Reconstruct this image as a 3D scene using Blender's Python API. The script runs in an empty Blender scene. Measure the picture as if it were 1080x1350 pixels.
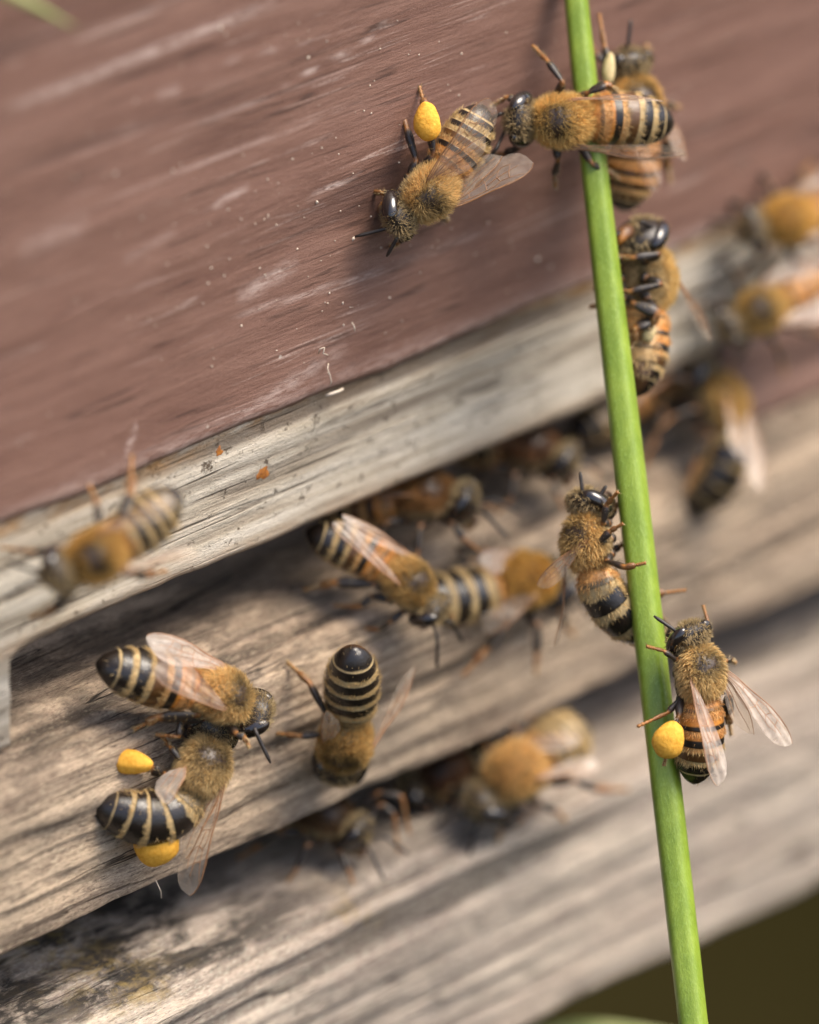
import bpy, math, random
import numpy as np
from mathutils import Vector, Matrix, Quaternion
# 1 unit = 1 cm (close-up of bees on a hive front)
random.seed(7); rng = np.random.default_rng(7)
scene = bpy.context.scene
C = scene.collection
scene.unit_settings.scale_length = 0.01
# ------------------------------------------------------------------ camera
D0 = 70.0; F = D0*150.0
PITCH = math.radians(24.9); PSI = math.radians(45.6)
fw = Vector((math.sin(PSI)*math.cos(PITCH), math.cos(PSI)*math.cos(PITCH), -math.sin(PITCH)))
rt = Vector((math.cos(PSI), -math.sin(PSI), 0))
upv = rt.cross(fw).normalized()
campos = -D0*fw
cam = bpy.data.cameras.new('camera'); camo = bpy.data.objects.new('camera', cam); C.objects.link(camo)
camo.matrix_world = Matrix.Translation(campos) @ Matrix((rt, upv, -fw)).transposed().to_4x4()
cam.sensor_fit = 'VERTICAL'; cam.sensor_height = 24.0; cam.lens = F/1350*24
cam.clip_start = 1; cam.clip_end = 20000
scene.camera = camo
def ray(px, py): return (fw*F + rt*(px-540) + upv*(675-py))/F      # depth 1 along fw
def at_depth(px, py, d): return campos + ray(px, py)*d
def on_y(px, py, y):
    r = ray(px, py); return campos + r*((y-campos.y)/r.y)
def on_z(px, py, z):
    r = ray(px, py); return campos + r*((z-campos.z)/r.z)
def depth(p): return (p-campos).dot(fw)
def cv(r, u, t): return (rt*r + upv*u - fw*t)
FOC = depth(on_y(385, 440, 0))
cam.dof.use_dof = True; cam.dof.focus_distance = FOC
APER = 2.7                                                          # aperture diameter, cm
cam.dof.aperture_fstop = cam.lens*1e-3/APER
# ------------------------------------------------------------------ world, sun, exposure
SUN = cv(.45, .75, .42).normalized()
w = bpy.data.worlds.new("World"); scene.world = w; w.use_nodes = True
nt = w.node_tree; nt.nodes.clear()
sky = nt.nodes.new('ShaderNodeTexSky'); sky.sky_type = 'NISHITA'; sky.sun_disc = False
sky.sun_elevation = math.asin(SUN.z); sky.sun_rotation = math.atan2(SUN.x, SUN.y)
sky.dust_density = 4.0; sky.air_density = 1.0; sky.ozone_density = 1.0
bg = nt.nodes.new('ShaderNodeBackground'); bg.inputs[1].default_value = 0.15
wo = nt.nodes.new('ShaderNodeOutputWorld')
nt.links.new(sky.outputs[0], bg.inputs[0]); nt.links.new(bg.outputs[0], wo.inputs[0])
sl = bpy.data.lights.new('sun', 'SUN'); sl.energy = 2.3; sl.angle = math.radians(34); sl.color = (1, .91, .77)
so = bpy.data.objects.new('sun', sl); C.objects.link(so); so.location = SUN*60
so.rotation_euler = SUN.to_track_quat('Z', 'Y').to_euler()
scene.view_settings.view_transform = 'Standard'; scene.view_settings.look = 'None'
scene.view_settings.exposure = 1.0; scene.view_settings.gamma = 1
cy = scene.cycles
cy.use_denoising = True; cy.transparent_max_bounces = 24; cy.max_bounces = 8
cy.diffuse_bounces = 4; cy.caustics_reflective = False; cy.caustics_refractive = False
# ------------------------------------------------------------------ materials
class N:
    def __init__(s, name):
        s.m = bpy.data.materials.new(name); s.m.use_nodes = True
        s.t = s.m.node_tree; s.t.nodes.clear()
        s.out = s.t.nodes.new('ShaderNodeOutputMaterial')
    def n(s, typ, ins=None, **kw):
        x = s.t.nodes.new('ShaderNode'+typ)
        for k, v in kw.items(): setattr(x, k, v)
        for k, v in (ins or {}).items():
            if hasattr(v, 'bl_idname') and 'Socket' in v.bl_idname: s.t.links.new(v, x.inputs[k])
            else: x.inputs[k].default_value = v
        return x
    def ramp(s, fac, stops, interp='LINEAR'):
        x = s.t.nodes.new('ShaderNodeValToRGB'); x.color_ramp.interpolation = interp
        e = x.color_ramp.elements
        while len(e) < len(stops): e.new(0.5)
        for i, (p, c) in enumerate(stops):
            e[i].position = p
            e[i].color = (c, c, c, 1) if isinstance(c, (int, float)) else (*c, 1)
        s.t.links.new(fac, x.inputs[0]); return x.outputs[0]
    def mix(s, fac, a, b, mode='MIX'):
        x = s.t.nodes.new('ShaderNodeMix'); x.data_type = 'RGBA'; x.blend_type = mode
        for i, v in ((0, fac), (6, a), (7, b)):
            if hasattr(v, 'bl_idname'): s.t.links.new(v, x.inputs[i])
            else: x.inputs[i].default_value = v if i == 0 else (*v, 1)
        return x.outputs[2]
    def math(s, op, a, b=0.0):
        x = s.t.nodes.new('ShaderNodeMath'); x.operation = op
        for i, v in ((0, a), (1, b)):
            if hasattr(v, 'bl_idname'): s.t.links.new(v, x.inputs[i])
            else: x.inputs[i].default_value = v
        return x.outputs[0]
    def noise(s, vec, scale, detail=4, rough=.55, dist=0.0, stretch=None):
        if stretch:
            vec = s.n('Mapping', {0: vec, 3: stretch}).outputs[0]
        return s.n('TexNoise', {'Vector': vec, 'Scale': scale, 'Detail': detail, 'Roughness': rough, 'Distortion': dist}).outputs[0]
    def done(s, sh): s.t.links.new(sh, s.out.inputs[0]); return s.m

def srgb(r, g, b):
    f = lambda c: (c/255/12.92) if c/255 <= .04045 else ((c/255+.055)/1.055)**2.4
    return (f(r), f(g), f(b))

def mat_weathered(name, dark, mid, light, tint, seed=0.0, mild=.5, grey=(.2,.18,.16)):
    k = N(name); co = k.n('TexCoord').outputs['Object']
    co = k.n('Mapping', {0: co, 1: (seed, seed*1.7, seed*.6)}).outputs[0]
    # gentle wander of the grain
    wn = k.n('TexNoise', {'Vector': k.n('Mapping', {0: co, 3: (.35, .9, .9)}).outputs[0], 'Scale': .8, 'Detail': 2}).outputs['Color']
    off = k.n('VectorMath', {0: wn, 1: (.5, .5, .5)}, operation='SUBTRACT').outputs[0]
    off = k.n('VectorMath', {0: off, 1: (0, .45, .45)}, operation='MULTIPLY').outputs[0]
    off = k.n('VectorMath', {0: off, 1: (0, .5, .5)}, operation='MULTIPLY').outputs[0]
    gc = k.n('VectorMath', {0: co, 1: off}, operation='ADD').outputs[0]
    g1 = k.noise(gc, 6.0, 9, .72, 0, (.085, 1, 1))
    g2 = k.noise(gc, 28.0, 6, .76, 0, (.10, 1, 1))
    g3 = k.noise(gc, 1.3, 3, .5, .3, (.22, 1, 1))
    cr = k.math('ABSOLUTE', k.math('SUBTRACT', k.noise(gc, 4.2, 3, .5, 0, (.035, 1, 1)), .5))
    crm = k.ramp(k.noise(co, 1.9, 4, .6, 0, (.4, 1, 1)), [(.42, 0), (.56, 1)])
    crk = k.math('MULTIPLY', k.ramp(cr, [(.004, 1), (.015, 0)]), crm)
    blot = k.noise(co, 1.6, 6, .68, .2, (.55, 1, 1))
    fine = k.noise(co, 60, 5, .75, 0, (.28, 1, 1))
    attr = k.n('Attribute', attribute_name='grain').outputs['Fac']
    c = k.ramp(g1, [(.28, tuple((a+b)/2 for a, b in zip(dark, mid))), (.43, mid), (.56, light), (.72, mid)])
    c = k.mix(k.ramp(g3, [(.38, 0), (.66, .75)]), c, tint)
    c = k.mix(k.ramp(g2, [(.38, .85), (.47, 0)]), c, dark)
    c = k.mix(k.ramp(attr, [(.12, .65), (.28, 0)]), c, tuple(x*.6 for x in dark))
    c = k.mix(k.ramp(attr, [(.60, 0), (.95, .6)]), c, light)
    c = k.mix(k.ramp(blot, [(.50, 0), (.68, mild)]), c, grey)
    c = k.mix(k.ramp(fine, [(.34, .75), (.46, 0)]), c, dark)
    c = k.mix(k.ramp(fine, [(.53, 0), (.66, .7)]), c, tuple(min(.8, x*1.35) for x in light))
    c = k.mix(k.math('MULTIPLY', crk, .9), c, tuple(x*.35 for x in dark))
    mil = k.n('Attribute', attribute_name='mildew_shade').outputs['Fac']
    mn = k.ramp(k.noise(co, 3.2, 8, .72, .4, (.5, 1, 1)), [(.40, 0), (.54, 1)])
    c = k.mix(k.math('MULTIPLY', mil, mn), c, (.022, .018, .015))  # near-black ledge colour: mildew blotches and painted shade of the board above
    lic = k.n('Attribute', attribute_name='lichen').outputs['Fac']
    c = k.mix(k.math('MULTIPLY', lic, k.ramp(k.noise(co, 5, 8, .75, .3), [(.48, 0), (.60, .6)])), c, (.55, .38, .12))
    h = k.math('ADD', k.math('MULTIPLY', g2, .8), k.math('MULTIPLY', fine, .6))
    h = k.math('ADD', h, k.math('MULTIPLY', g1, .7))
    h = k.math('SUBTRACT', h, k.math('MULTIPLY', crk, .8))
    b = k.n('Bump', {'Height': h, 'Strength': .9, 'Distance': .05}).outputs[0]
    p = k.n('BsdfPrincipled', {'Base Color': c, 'Roughness': .78, 'Normal': b, 'Specular IOR Level': .35})
    return k.done(p.outputs[0])

def mat_brown():
    k = N('brown_paint'); co = k.n('TexCoord').outputs['Object']
    g1 = k.noise(co, 5.5, 9, .72, 0, (.10, 1, 1))
    g2 = k.noise(co, 26, 6, .74, 0, (.09, 1, 1))
    blot = k.noise(co, .9, 5, .6, .2, (.5, 1, 1))
    fine = k.noise(co, 50, 6, .8, 0, (.65, 1, 1))
    sc = k.noise(co, 9, 3, .5, .1, (.025, 1, 1))
    scm = k.noise(co, 1.1, 4, .6, 0, (.5, 1, 1))
    c = k.ramp(g1, [(.30, (.120,.056,.040)), (.48, (.178,.090,.064)), (.66, (.240,.132,.097))])
    c = k.mix(k.ramp(blot, [(.40, 0), (.7, .6)]), c, (.235, .125, .093))
    c = k.mix(k.ramp(g2, [(.34, .45), (.44, 0)]), c, (.095, .042, .031))
    c = k.mix(k.ramp(fine, [(.28, .6), (.42, 0)]), c, (.10, .05, .04))
    c = k.mix(k.ramp(fine, [(.56, 0), (.70, .5)]), c, (.42, .29, .225))
    bc = k.math('ABSOLUTE', k.math('SUBTRACT', k.noise(co, 3.8, 3, .5, 0, (.035, 1, 1)), .5))
    bm = k.ramp(k.noise(co, 1.7, 4, .6, 0, (.4, 1, 1)), [(.46, 0), (.56, 1)])
    bcr = k.math('MULTIPLY', k.ramp(bc, [(.004, 1), (.014, 0)]), bm)
    c = k.mix(k.math('MULTIPLY', bcr, .7), c, (.045, .022, .016))
    lc = k.math('ABSOLUTE', k.math('SUBTRACT', k.noise(co, 4.6, 2, .5, 0, (.022, 1, 1)), .52))
    lm = k.math('MULTIPLY', k.ramp(k.noise(co, 2.4, 4, .6, 0, (.3, 1, 1)), [(.50, 0), (.60, 1)]), k.ramp(fine, [(.4, 0), (.52, 1)]))
    c = k.mix(k.math('MULTIPLY', k.math('MULTIPLY', k.ramp(lc, [(.002, 1), (.007, 0)]), lm), .55), c, (.66, .52, .45))
    # rubbed raised grain, where the paint has worn pale
    s1 = k.ramp(sc, [(.635, 0), (.70, .8)]); s2 = k.ramp(scm, [(.47, 0), (.60, 1)])
    worn = k.math('MULTIPLY', s1, s2)
    worn = k.math('MULTIPLY', worn, k.ramp(fine, [(.35, .25), (.55, 1)]))
    c = k.mix(k.math('MULTIPLY', worn, .62), c, (.55, .40, .34))
    wa = k.n('Attribute', attribute_name='wear').outputs['Fac']
    wa = k.math('MULTIPLY', wa, k.ramp(k.noise(co, 20, 6, .78, 0, (.22, 1, 1)), [(.42, .05), (.54, 1)]))
    c = k.mix(wa, c, (.60, .46, .40))
    vo = k.n('TexVoronoi', {'Vector': co, 'Scale': 2.6, 'Randomness': 1.0})
    dot = k.ramp(vo.outputs['Distance'], [(.035, 1), (.06, 0)])
    dm = k.ramp(k.n('SeparateColor', {0: vo.outputs['Color']}).outputs[0], [(.55, 0), (.6, .75)])
    c = k.mix(k.math('MULTIPLY', dot, dm), c, (.52, .45, .38))
    attr = k.n('Attribute', attribute_name='grain').outputs['Fac']
    c = k.mix(k.ramp(attr, [(.1, .75), (.35, 0)]), c, (.06, .03, .024))
    h = k.math('ADD', k.math('MULTIPLY', g2, .6), k.math('MULTIPLY', fine, .25))
    h = k.math('ADD', h, k.math('MULTIPLY', g1, .6))
    b = k.n('Bump', {'Height': h, 'Strength': .6, 'Distance': .035}).outputs[0]
    p = k.n('BsdfPrincipled', {'Base Color': c, 'Roughness': k.ramp(fine, [(.3, .42), (.7, .62)]), 'Normal': b, 'Specular IOR Level': .5})
    return k.done(p.outputs[0])

def mat_strip():
    k = N('pale_flaking_paint'); co = k.n('TexCoord').outputs['Object']
    g1 = k.noise(co, 5.0, 8, .64, 0, (.05, 1, 1))
    g2 = k.noise(co, 22, 6, .68, 0, (.05, 1, 1))
    blot = k.noise(co, 1.3, 6, .66, .3, (.5, 1, 1))
    sp = k.noise(co, 13, 7, .76, .4, (.5, 1, 1))
    cr = k.math('ABSOLUTE', k.math('SUBTRACT', k.noise(co, 3.4, 3, .5, 0, (.03, 1, 1)), .5))
    crk = k.math('MULTIPLY', k.ramp(cr, [(.006, .85), (.024, 0)]), k.ramp(k.noise(co, 2.2, 4, .6, 0, (.3, 1, 1)), [(.42, 0), (.55, 1)]))
    pit = k.ramp(k.noise(co, 8, 8, .8, .3, (.8, 1, 1)), [(.365, 1), (.405, 0)])
    fine = k.noise(co, 40, 4, .7, 0, (.5, 1, 1))
    c = k.ramp(g1, [(.32, (.26,.205,.145)), (.45, (.47,.405,.315)), (.58, (.64,.575,.475))])
    c = k.mix(k.ramp(blot, [(.48, 0), (.68, .65)]), c, (.33, .28, .20))
    c = k.mix(k.ramp(g2, [(.32, .65), (.45, 0)]), c, (.17, .135, .10))
    c = k.mix(k.ramp(sp, [(.27, .9), (.355, 0)]), c, (.09, .065, .04))
    c = k.mix(k.ramp(fine, [(.30, .5), (.44, 0)]), c, (.20, .17, .13))
    c = k.mix(crk, c, (.13, .10, .07)); c = k.mix(pit, c, (.10, .07, .045))
    rust = k.n('Attribute', attribute_name='stain').outputs['Fac']
    c = k.mix(k.math('MULTIPLY', rust, k.ramp(k.noise(co, 7, 5, .7, .4, (.5, 1, 1)), [(.35, .15), (.6, 1)])), c, (.34, .18, .06))
    bare = k.n('Attribute', attribute_name='wear').outputs['Fac']
    c = k.mix(k.math('MULTIPLY', bare, k.ramp(sp, [(.35, .3), (.6, 1)])), c, (.44, .31, .20))
    attr = k.n('Attribute', attribute_name='grain').outputs['Fac']
    c = k.mix(k.ramp(attr, [(.12, .85), (.36, 0)]), c, (.12, .09, .065))
    h = k.math('ADD', k.math('MULTIPLY', g2, .6), k.math('MULTIPLY', fine, .35))
    h = k.math('ADD', h, k.math('MULTIPLY', sp, .5))
    h = k.math('SUBTRACT', h, k.math('MULTIPLY', k.math('ADD', crk, pit), .5))
    b = k.n('Bump', {'Height': h, 'Strength': .8, 'Distance': .04}).outputs[0]
    p = k.n('BsdfPrincipled', {'Base Color': c, 'Roughness': .7, 'Normal': b, 'Specular IOR Level': .4})
    return k.done(p.outputs[0])

def mat_attr(name, rough_lo, rough_hi, spec=.5, sheen=0, bump=0, bscale=60, transl=0.0, coat=0, dirt=.35):
    """colour from the mesh's own 'Col' attribute (stripes, joints), gloss from its 'Gloss' attribute"""
    k = N(name); co = k.n('TexCoord').outputs['Object']
    col = k.n('Attribute', attribute_name='Col').outputs['Color']
    gl = k.n('Attribute', attribute_name='Gloss').outputs['Fac']
    fine = k.noise(co, bscale, 4, .65)
    col = k.mix(k.ramp(fine, [(.3, dirt), (.6, 0)]), col, (.02, .014, .01))
    r = k.n('MapRange', {0: gl, 3: rough_hi, 4: rough_lo}).outputs[0]
    ins = {'Base Color': col, 'Roughness': r, 'Specular IOR Level': spec, 'Coat Weight': coat}
    if bump: ins['Normal'] = k.n('Bump', {'Height': fine, 'Strength': bump, 'Distance': .012}).outputs[0]
    p = k.n('BsdfPrincipled', ins).outputs[0]
    if transl:
        tr = k.n('BsdfTranslucent', {'Color': col}).outputs[0]
        p = k.n('MixShader', {0: transl, 1: p, 2: tr}).outputs[0]
    return k.done(p)

def mat_plain(name, col, rough, spec=.5, coat=0, sss=0, bump=0, bs=20, var=None):
    k = N(name); co = k.n('TexCoord').outputs['Object']
    nz = k.noise(co, bs, 5, .6)
    c = k.mix(k.ramp(nz, [(.35, 0), (.65, 1)]), col, var or tuple(x*.7 for x in col))
    ins = {'Base Color': c, 'Roughness': rough, 'Specular IOR Level': spec, 'Coat Weight': coat, 'Coat Roughness': .1}
    if bump: ins['Normal'] = k.n('Bump', {'Height': nz, 'Strength': bump, 'Distance': .02}).outputs[0]
    if sss: ins['Subsurface Weight'] = sss; ins['Subsurface Radius'] = (.06, .03, .01)
    return k.done(k.n('BsdfPrincipled', ins).outputs[0])

def mat_wing(name, op, col):
    k = N(name); co = k.n('TexCoord').outputs['Object']
    nz = k.noise(co, 9, 3, .6, .4)
    b = k.n('Bump', {'Height': nz, 'Strength': .35, 'Distance': .03}).outputs[0]
    d = k.n('BsdfPrincipled', {'Base Color': (*col, 1), 'Roughness': .22, 'Specular IOR Level': 1.0, 'Normal': b, 'Sheen Weight': .2}).outputs[0]
    tl = k.n('BsdfTranslucent', {'Color': (*col, 1)}).outputs[0]
    d = k.n('MixShader', {0: .35, 1: d, 2: tl}).outputs[0]
    tr = k.n('BsdfTransparent', {'Color': (.97, .93, .86, 1)}).outputs[0]
    lw = k.n('LayerWeight', {'Blend': .35}).outputs['Facing']
    f = k.math('ADD', k.ramp(nz, [(.3, op*.6), (.7, op*1.25)]), k.math('MULTIPLY', lw, .35))
    return k.done(k.n('MixShader', {0: f, 1: tr, 2: d}).outputs[0])

M_BROWN = mat_brown(); M_STRIP = mat_strip()
M_PL1 = mat_weathered('weathered_plank_wood', (.095,.064,.043), (.35,.26,.185), (.66,.50,.35), (.52,.37,.26), 0, .45, (.25,.20,.165))
M_PL2 = mat_weathered('pale_weathered_plank_wood', (.15,.118,.096), (.43,.345,.285), (.70,.58,.46), (.52,.395,.31), 3.3, .45, (.33,.26,.22))
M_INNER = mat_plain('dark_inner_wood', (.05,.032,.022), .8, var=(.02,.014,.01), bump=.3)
M_BODY = mat_attr('bee_cuticle', .17, .62, .55, bump=.35, bscale=45)
M_FUR = mat_attr('bee_fur', .5, .62, .3, transl=.42, dirt=0)
M_LEG = mat_attr('bee_leg', .25, .6, .5, bump=.4, bscale=55)
M_EYE = mat_plain('bee_eye', (.012,.009,.008), .16, .6, coat=.4, var=(.02,.014,.012), bs=60)
M_POLLEN = mat_plain('packed_pollen', (.80,.43,.06), .75, .25, sss=.1, bump=.45, bs=30, var=(.66,.31,.03))
M_POLLEN2 = mat_plain('pale_packed_pollen', (.62,.50,.27), .6, .3, sss=.1, bump=.6, bs=14, var=(.5,.38,.18))
M_WING = mat_wing('wing_membrane', .24, (.72,.60,.48))
M_WINGM = mat_wing('milky_wing_membrane', .37, (.90,.77,.66))
M_VEIN = mat_plain('wing_vein', (.20,.09,.035), .4, .5, var=(.32,.16,.07))
M_VEINM = mat_plain('pale_wing_vein', (.36,.20,.11), .4, .5, var=(.28,.14,.07))

# ------------------------------------------------------------------ helpers
def new_obj(name, verts, faces, mats, parent=None, smooth=True, attrs=None, mi=None):
    me = bpy.data.meshes.new(name)
    me.from_pydata([tuple(v) for v in verts], [], faces)
    for m in (mats if isinstance(mats, (list, tuple)) else [mats]): me.materials.append(m)
    if smooth: me.polygons.foreach_set('use_smooth', [True]*len(me.polygons))
    if mi is not None: me.polygons.foreach_set('material_index', mi)
    for k, (typ, arr) in (attrs or {}).items():
        a = me.attributes.new(k, typ, 'POINT')
        if typ == 'FLOAT_COLOR':
            arr = np.asarray(arr, dtype=np.float32)
            if arr.shape[1] == 3: arr = np.hstack([arr, np.ones((len(arr), 1), np.float32)])
            a.data.foreach_set('color', arr.ravel())
        else: a.data.foreach_set('value', np.asarray(arr, dtype=np.float32).ravel())
    me.update()
    o = bpy.data.objects.new(name, me); C.objects.link(o)
    if parent: o.parent = parent
    return o
def thing(name, label, cat, loc=(0,0,0), group=None, mat=None):
    o = bpy.data.objects.new(name, None); C.objects.link(o); o.empty_display_size = .3
    if mat is not None: o.matrix_world = mat
    else: o.location = loc
    o['label'] = label; o['category'] = cat
    if group: o['group'] = group
    return o
def _h(ix, iy, s):
    n = (ix.astype(np.int64)*374761393 + iy.astype(np.int64)*668265263 + s*1442695041) & 0x7fffffff
    n = ((n ^ (n >> 13))*1274126177) & 0x7fffffff
    return ((n ^ (n >> 16)) & 0xffff)/65535.0
def vn(x, y, s=0):
    ix = np.floor(x); iy = np.floor(y); fx = x-ix; fy = y-iy
    fx = fx*fx*(3-2*fx); fy = fy*fy*(3-2*fy)
    a = _h(ix, iy, s); b = _h(ix+1, iy, s); c = _h(ix, iy+1, s); d = _h(ix+1, iy+1, s)
    return (a*(1-fx)+b*fx)*(1-fy) + (c*(1-fx)+d*fx)*fy
def fbm(x, y, s=0, o=4):
    r = 0; a = .5; t = 0
    for i in range(o):
        r = r + a*vn(x*2**i, y*2**i, s+i*17); t += a; a *= .5
    return r/t

def xs_samples(x0, x1, a=-6.5, b=9.5, fine=.03, coarse=.4):
    l = list(np.arange(x0, a, coarse)) + list(np.arange(max(a, x0), min(b, x1), fine)) + list(np.arange(b, x1, coarse)) + [x1]
    return np.array(sorted(set(round(float(v), 4) for v in l)))
def sweep(name, prof, mat, parent, x0, x1, amp=.03, seed=0, gs=2.2, step=.03, chip=0.0, extra=None, closed=True):
    """a board: profile (y,z) swept along x; raised grain displaces the surface"""
    P = []
    n = len(prof)
    for i in range(n if closed else n-1):
        a = np.array(prof[i][:2]); b = np.array(prof[(i+1) % n][:2]); L = np.linalg.norm(b-a)
        st = prof[i][2] if len(prof[i]) > 2 else step
        k = max(1, int(L/st))
        for j in range(k): P.append(a+(b-a)*j/k)
    if not closed: P.append(np.array(prof[-1][:2]))
    P = np.array(P); m = len(P)
    if closed: T = np.roll(P, -1, 0)-np.roll(P, 1, 0)
    else: T = np.gradient(P, axis=0)
    T /= np.linalg.norm(T, axis=1)[:, None]+1e-9
    Nn = np.stack([T[:, 1], -T[:, 0]], 1)
    area = 0.5*np.sum(P[:, 0]*np.roll(P[:, 1], -1)-np.roll(P[:, 0], -1)*P[:, 1])
    if area < 0: Nn = -Nn
    s = np.concatenate([[0], np.cumsum(np.linalg.norm(np.diff(P, axis=0), axis=1))])
    X = xs_samples(x0, x1); nx = len(X)
    XX, SS = np.meshgrid(X, s, indexing='ij')
    wob = (fbm(XX*.12, SS*.3, seed+3, 2)-.5)*.6
    u = SS+wob
    g = fbm(XX*.13, u*gs, seed, 3); g2 = fbm(XX*.25, u*gs*3.2, seed+50, 3)
    rid = 1-np.abs(2*g-1)*2.2
    grain = np.clip(.5+.9*(g-.5)+.9*(g2-.5)+.25*(rid-.5), 0, 1)
    d = amp*((grain-.5)*2)
    if chip:                                                        # splintered sharp corners
        d -= chip*np.clip(fbm(XX*1.5, SS*4, seed+9, 4)-.5, 0, 1)
    V = np.zeros((nx, m, 3)); V[..., 0] = XX
    V[..., 1] = P[None, :, 0]+Nn[None, :, 0]*d; V[..., 2] = P[None, :, 1]+Nn[None, :, 1]*d
    if extra: extra(V)
    V = V.reshape(-1, 3)
    mm = m if closed else m-1
    F_ = []
    for i in range(nx-1):
        for j in range(mm):
            k = (j+1) % m
            F_.append((i*m+j, i*m+k, (i+1)*m+k, (i+1)*m+j) if area < 0 else (i*m+j, (i+1)*m+j, (i+1)*m+k, i*m+k))
    if closed:
        F_.append(tuple(range(m))[::(1 if area > 0 else -1)]); F_.append(tuple((nx-1)*m+j for j in range(m))[::(-1 if area > 0 else 1)])
    return V, F_, grain.ravel()

# ------------------------------------------------------------------ setting: ground
def zc(py_intercept, y):                     # height of a long edge whose screen line meets x=540 at intercept-.43*540
    return on_y(540, py_intercept-.43*540, y).z
Y_STRIP = .03; Y_P1 = -.36; Y_P2 = -.82
Z_BROWN = zc(705, 0); Z_STRIPB = zc(868, Y_STRIP); Z_FLOOR = zc(977, Y_STRIP)
Z_R1 = zc(1045, Y_P1); Z_B1 = zc(1252, Y_P1); Z_R2 = zc(1400, Y_P2); Z_B2 = zc(1668, Y_P2)
print('Z', Z_BROWN, Z_STRIPB, Z_FLOOR, Z_R1, Z_B1, Z_R2, Z_B2, 'foc', FOC)
k = N('earth'); co = k.n('TexCoord').outputs['Object']
c_ = k.ramp(k.noise(co, .12, 6, .6), [(.35, (.012,.010,.003)), (.55, (.018,.0145,.005)), (.7, (.020,.018,.006))])
M_EARTH = k.done(k.n('BsdfPrincipled', {'Base Color': c_, 'Roughness': 1.0, 'Specular IOR Level': 0.0}).outputs[0])
g = new_obj('ground', [(-6000,-6000,-32),(6000,-6000,-32),(6000,6000,-32),(-6000,6000,-32)], [(0,1,2,3)], M_EARTH)
g['kind'] = 'structure'

# ------------------------------------------------------------------ the hive
hive = thing('beehive', 'wooden beehive front of brown painted board, pale strip and grey weathered planks', 'beehive', (0,0,0))
XL, XR = -16, 26
def gauss(d, s): return np.exp(-(d/s)**2)
# brown front board: long flat board, bottom edge slightly worn
pr = [(0, Z_BROWN+8.5), (0, Z_BROWN+.05), (.035, Z_BROWN), (.6, Z_BROWN, .3), (.6, Z_BROWN+8.5, .3)]
def brown_edge(V):
    z = V[..., 2]; x = V[..., 0]
    low = np.clip(1-(z-Z_BROWN)/.5, 0, 1)
    V[..., 2] += low*(fbm(x*.9, x*0+3, 5, 5)-.5)*.13
V, Fc, gr = sweep('hive_wall', pr, M_BROWN, hive, XL, XR, amp=.010, seed=11, gs=1.6, step=.045, extra=brown_edge)
# worn streaks of paint, along the grain
wear = np.zeros(len(V))
for (px0, py0, px1, py1, wd, st) in [(0,148,370,0,.045,.8),(20,335,120,290,.09,.28),(280,272,330,245,.025,.8),(160,345,235,303,.03,.35),
        (370,115,500,45,.012,.9),(400,265,480,225,.018,.9),(310,395,395,345,.07,.6),(300,420,520,352,.022,.6),(330,540,460,455,.07,.45),
        (520,350,650,300,.025,.4),(215,607,250,590,.03,.9),(165,600,182,560,.05,.8),(260,90,410,55,.01,.5),(205,128,240,118,.05,.35)]:
    a = on_y(px0, py0, 0); b = on_y(px1, py1, 0)
    dx = b.x-a.x; t = np.clip((V[:, 0]-a.x)/dx, -.1, 1.1)
    zl = a.z+(b.z-a.z)*t
    inx = np.clip(1-np.abs((V[:, 0]-(a.x+b.x)/2)/(dx/2))**4, 0, 1)
    wear = np.maximum(wear, st*inx*gauss(V[:, 2]-zl, wd))
wear += np.where(V[:,1] < .3, .75*gauss(V[:, 2]-Z_BROWN-.05, .10)*fbm(V[:, 0]*2, V[:, 2]*6, 3), 0)
new_obj('front_board', V, Fc, M_BROWN, hive, attrs={'grain': ('FLOAT', gr), 'wear': ('FLOAT', np.clip(wear, 0, 1))})
# pale entrance strip with a notch under it
r = .07
notch_l = on_y(12, 870, Y_STRIP).x; notch_r = on_y(962, 470, Y_STRIP).x
pr = [(Y_STRIP, Z_BROWN+.25), (Y_STRIP, Z_STRIPB+r), (Y_STRIP+.02, Z_STRIPB+.025), (Y_STRIP+r, Z_STRIPB), (1.2, Z_STRIPB, .3), (1.2, Z_BROWN+.25, .3)]
def strip_edge(V):
    z = V[..., 2]; x = V[..., 0]
    low = np.clip(1-(z-Z_STRIPB)/.3, 0, 1)
    V[..., 2] += low*(fbm(x*.9+9, x*0+1, 5, 5)-.5)*.09 - low*.14*np.exp(-np.clip(x-notch_l, 0, 9)/.10)
V, Fc, gr = sweep('strip', pr, M_STRIP, hive, XL, XR, amp=.020, seed=23, gs=2.0, extra=strip_edge)
stain = 1.0*gauss(V[:, 2]-Z_BROWN+.02, .13)
wear = .8*gauss(V[:, 2]-Z_STRIPB-.03, .10)
new_obj('entrance_strip', V, Fc, M_STRIP, hive, attrs={'grain': ('FLOAT', gr), 'wear': ('FLOAT', wear), 'stain': ('FLOAT', stain)})
# the ends of the notch
for nm, xa, xb, mt, yy in (('entrance_end', XL, notch_l, M_STRIP, Y_STRIP+.004), ('entrance_end', notch_r, XR, M_BROWN, Y_STRIP+.03)):
    pr = [(yy, Z_STRIPB+.02), (yy, Z_FLOOR-.06), (1.19, Z_FLOOR-.06, .3), (1.19, Z_STRIPB+.02, .3)]
    V, Fc, gr = sweep(nm, pr, mt, hive, xa, xb, amp=.012, seed=31)
    z0 = np.zeros(len(V)); new_obj(nm, V, Fc, mt, hive, attrs={'grain': ('FLOAT', gr), 'wear': ('FLOAT', z0+.1), 'stain': ('FLOAT', z0)})
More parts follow.
